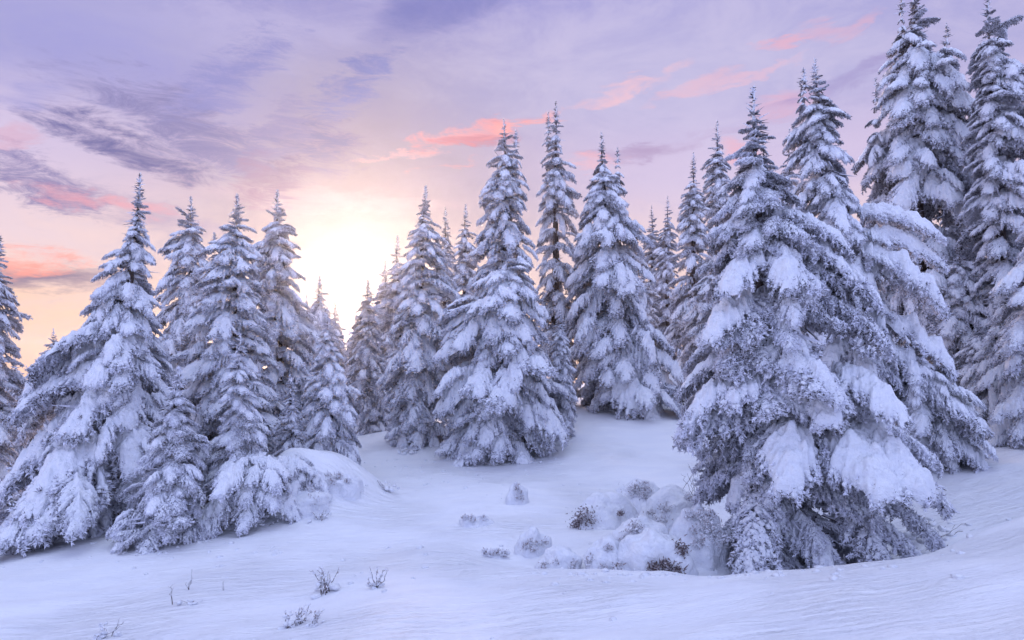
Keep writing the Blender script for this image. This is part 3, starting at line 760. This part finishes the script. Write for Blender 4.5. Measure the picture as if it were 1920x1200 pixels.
def snow_bush(label, px, py, D, w, h, patches, seed, group='snow-buried shrubs', name='snow_buried_shrub', depth=.8, twig=1.0):
    """rounded snow heap over a shrub; patches = (angle across -1..1, height 0..1, size) where twigs break through"""
    rng = np.random.default_rng(seed + 6000); x, y, z = foot(px, py); k = y / F; w *= k * .5; h *= k; d = w * depth
    root = empty(name, (x, y, z)); tag(root, label, 'shrub', group)
    na, nr = 56, 26; A, S = np.meshgrid(np.linspace(0, 2 * math.pi, na, endpoint=False), np.linspace(0, 1, nr), indexing='ij')
    rr_ = np.sin(S * 1.72) ; cz = np.cos(S * 1.72)
    X = np.cos(A) * rr_; Y = np.sin(A) * rr_; Z = cz
    q = 1 + .20 * fbm(X * 1.7 + seed, Y * 1.7, Z * 1.7, 4, seed) 
    X = X * q * w; Y = Y * q * d; Z = np.where(Z > 0, Z * q, Z * 1.0) * h - .04 - np.clip(S - .86, 0, 1) * 2.2
    V = np.stack([X, Y, Z], -1).reshape(-1, 3); idx = np.arange(na * nr).reshape(na, nr)
    i2 = np.roll(idx, -1, 0)
    Fc = np.stack([idx[:, :-1], idx[:, 1:], i2[:, 1:], i2[:, :-1]], -1).reshape(-1, 4)
    mb = MB(); mb.add(V, Fc, 0, True); mb.obj('snow_cap', [M_SNOW], root)
    tb = MB(); P = []; Dr = []
    patches = list(patches) + [(rng.uniform(-.8, .8), rng.uniform(.15, .9), rng.uniform(.25, .5)) for _ in range(3 if seed not in (1, 6) else 0)]
    for (u, v, s) in patches:
        c = np.array([u * w * math.sqrt(max(.05, 1 - v * v)), -d * math.sqrt(max(0.03, 1 - v * v) * max(.05, 1 - u * u)), v * h])
        nrm_ = unit(np.array([c[0] / w ** 2, c[1] / d ** 2, c[2] / h ** 2 + .4]))
        m = int(240 * s * twig) + 16
        sz = s * w * .19
        off = rng.normal(0, 1, (m, 3)) * sz * np.array([1, .5, .8])
        P.append(c * .97 + off); Dr.append(nrm_ * .8 + rng.normal(0, .6, (m, 3)) + np.array([0, 0, .1]))
    if P:
        P = np.concatenate(P); Dr = np.concatenate(Dr); l = rng.uniform(.5, 1.4, len(P)) * .05
        P[:, 2] = np.maximum(P[:, 2], .0); spikes(tb, P, Dr, l, l * .2, 0, rng); tw = tb.obj('twigs', [M_BROWN if seed in (1, 6) else M_RIME], root); tw['kind'] = 'stuff'
    return root

def bough_bush(label, px, py, D, w, h, n, seed, snow=('heavy', 'mid'), group='snow-laden shrubs', lod=0):
    rng = random.Random(seed * 31 + 3); x, y, z = foot(px, py); k = y / F
    root = empty('snowy_shrub', (x, y, z - .05)); tag(root, label, 'shrub', group)
    w *= k * .5; h *= k
    for i in range(n):
        a = rng.random() * 6.283; hh = rng.random() ** .8
        L = w * (1.15 - .55 * hh) * rng.uniform(.75, 1.1)
        put_bough(root, rng.choice(BOUGHS[lod, rng.choice(snow)]), (rng.gauss(0, .12) * w, rng.gauss(0, .12) * w, h * (.35 + .6 * hh)), a, R(rng.gauss(12 - 16 * hh, 9)), rng.gauss(0, .2), (L, L * 1.3, L * 1.1))
    return root

bough_bush('snow-laden shrub with dark twigs left of the smooth snow bank', 470, 975, 11.9, 190, 130, 42, 1)
bough_bush('snowy shrub heap crowning the bank beside the rime-grey medium spruce', 545, 925, 12.9, 150, 75, 44, 2, ('thick', 'heavy', 'mid'))
bough_bush('snow-heaped shrub at the foot of the plump spruce, right side', 1238, 752, 19.5, 90, 55, 26, 3, ('thick', 'heavy'))
bough_bush('low drooping shrub at the left foot of the broad centre spruce', 885, 848, 15.6, 110, 62, 30, 4, ('heavy', 'mid'))
bough_bush('low snow-covered shrub at the right foot of the broad centre spruce', 985, 828, 16.2, 110, 50, 26, 5, ('thick', 'heavy'))
bough_bush('snowy shrub in the shade right of the large foreground spruce', 1785, 790, 13.5, 130, 85, 34, 6, ('heavy', 'mid'))
bough_bush('small shrub between the small front spruces, half drifted over', 400, 975, 11.4, 90, 60, 20, 7, ('heavy', 'mid'))

snow_bush('snow heap with a dark brown twig patch on its left face', 1130, 985, 9.6, 130, 62, [(-.62, .35, 1.0), (-.8, .1, .5), (.5, .5, .2)], 1)
snow_bush('buried shrub whose frosted top stands highest in the heap field', 1200, 955, 10.3, 110, 56, [(-.4, .75, .8), (.0, .55, .6), (.45, .45, .6), (.1, .9, .4)], 2)
snow_bush('broad rounded snow heap beside the foot of the large foreground spruce', 1265, 985, 9.8, 150, 70, [(.6, .5, .5), (.1, .2, .3), (-.5, .25, .5)], 3)
snow_bush('snow heap with a slanting streak of bare twigs', 1195, 1020, 9.0, 120, 52, [(-.2, .7, .7), (-.4, .4, .6)], 4)
snow_bush('front heap with dark holes at its foot, left half', 1140, 1066, 8.3, 90, 56, [(-.8, .35, .7), (-.3, .15, .5), (.2, .1, .3)], 5)
snow_bush('front heap with dark holes at its foot, right half', 1230, 1066, 8.3, 130, 72, [(-.2, .2, .5), (.1, .3, .5), (.4, .15, .6), (.75, .6, .7)], 6)
snow_bush('two-humped smooth snow heap, lower left of the heap field', 1050, 1064, 8.5, 90, 42, [(-.7, .2, .4), (.4, .05, .3)], 7)
snow_bush('snow-plastered heap with faint twigs at the left of the heap field', 1000, 1035, 9.0, 70, 42, [(-.5, .4, .5), (-.2, .6, .3)], 8)
snow_bush('frosted heap merging into the lowest boughs of the large foreground spruce', 1310, 1035, 8.9, 110, 90, [(.2, .6, 1.), (.6, .4, 1.), (-.2, .3, .6), (.0, .85, .6)], 9)
snow_bush('small peaked snow heap with a dark sprig, alone on the open slope', 970, 942, 11.5, 44, 36, [(-.3, .95, .3), (.35, .3, .5)], 10)
snow_bush('flat pair of faint snow bumps on the open slope', 892, 980, 10.6, 64, 20, [(-.7, .5, .25)], 11)
snow_bush('low snow bump with sparse twigs left of the heap field', 925, 1040, 9.2, 60, 14, [(-.6, .6, .35), (.2, .6, .2)], 12)
snow_bush('little heap below the rime-grey spruce on the bank', 640, 905, 12.9, 80, 20, [(-.3, .4, .4), (.5, .3, .3)], 13)
snow_bush('drifted-over shrub on the bank with tiny twigs at its edge', 565, 945, 12.2, 110, 30, [(.6, .4, .5), (.0, .3, .2)], 14)

tuft('twiggy tuft with brown stems curving out of the snow in the foreground', 612, 1112, 7.2, 44, 48, 16, seed=1, thick=.9)
tuft('pale frosted tuft with a small snow cap right of the brown-stemmed one', 706, 1102, 7.4, 26, 40, 12, seed=2, thick=1.0)
tuft('frosted cushion of twigs near the bottom edge, larger of the pair', 552, 1172, 6.4, 46, 34, 18, seed=3)
tuft('frosted sprig near the bottom edge, smaller and bluer of the pair', 590, 1172, 6.4, 24, 26, 9, seed=4)
tuft('upright thin sprig in the lower left snow, taller of the three grass sprigs', 325, 1134, 7.8, 10, 40, 4, 'grass sprig', 'grass_sprig', 5, .6, 'grass sprigs in the lower left snow', -.6)
tuft('forked frosted sprig in the lower left snow, the one with several tips', 356, 1105, 8.2, 14, 32, 6, 'grass sprig', 'grass_sprig', 6, .6, 'grass sprigs in the lower left snow')
tuft('faint single sprig right of the forked one', 420, 1108, 8.1, 8, 20, 2, 'grass sprig', 'grass_sprig', 7, .45, 'grass sprigs in the lower left snow', -.4)
tuft('sparse see-through twigs cut by the bottom edge at the left', 198, 1196, 7.0, 40, 36, 9, seed=8, thick=.6)
tuft('low twigs beside the taller sprig', 358, 1132, 7.8, 24, 8, 4, seed=9, thick=.5)
tuft('small frosted twigs below the snow bank, left of the centre', 597, 975, 11.2, 30, 24, 9, seed=10)
tuft('dotted dark twigs on the slope right of the snow bank', 725, 920, 12.8, 34, 22, 10, seed=11)
tuft('tiny sprig on the slope edge below the shrub heap', 490, 985, 10.9, 34, 22, 9, seed=12)
tuft('small brown twigs beside the lowest left shrub', 450, 985, 10.9, 22, 24, 8, seed=13)
tuft('faint twig scatter next to the open gap in the middle', 765, 850, 16.5, 30, 12, 6, seed=14)
tuft('bare arching twigs in the hollow right of the large foreground spruce', 1745, 1010, 8.7, 70, 40, 16, seed=15, thick=.7, lean=.5)
tuft('dark frosted sprigs at the left knee of the large foreground spruce', 1310, 935, 9.3, 50, 70, 16, seed=16)

# fallen clods under the boughs and over the slope
rng = np.random.default_rng(77)
pp = []
for (px, py, sx, sy, n) in [(1450, 1062, 130, 14, 50), (870, 862, 90, 18, 40), (300, 1015, 160, 18, 50), (1180, 1072, 110, 10, 30), (760, 860, 120, 30, 30), (1720, 960, 70, 40, 30), (700, 1020, 350, 60, 40), (1000, 900, 200, 50, 20)]:
    for i in range(n): pp.append(foot(px + rng.normal() * sx, py + abs(rng.normal()) * sy))
pp = np.array(pp)
mb = MB(); lumps(mb, pp, rng.normal(0, 1, (len(pp), 3)) * np.array([1, 1, .1]), rng.uniform(.012, .045, len(pp)), 0, rng, 1, 1.3, .6, 5)
cl = mb.obj('snow_clods', [M_SNOW]); cl['kind'] = 'stuff'; tag(cl, 'small clods of snow dropped from the boughs and scattered over the slope', 'snow clods')
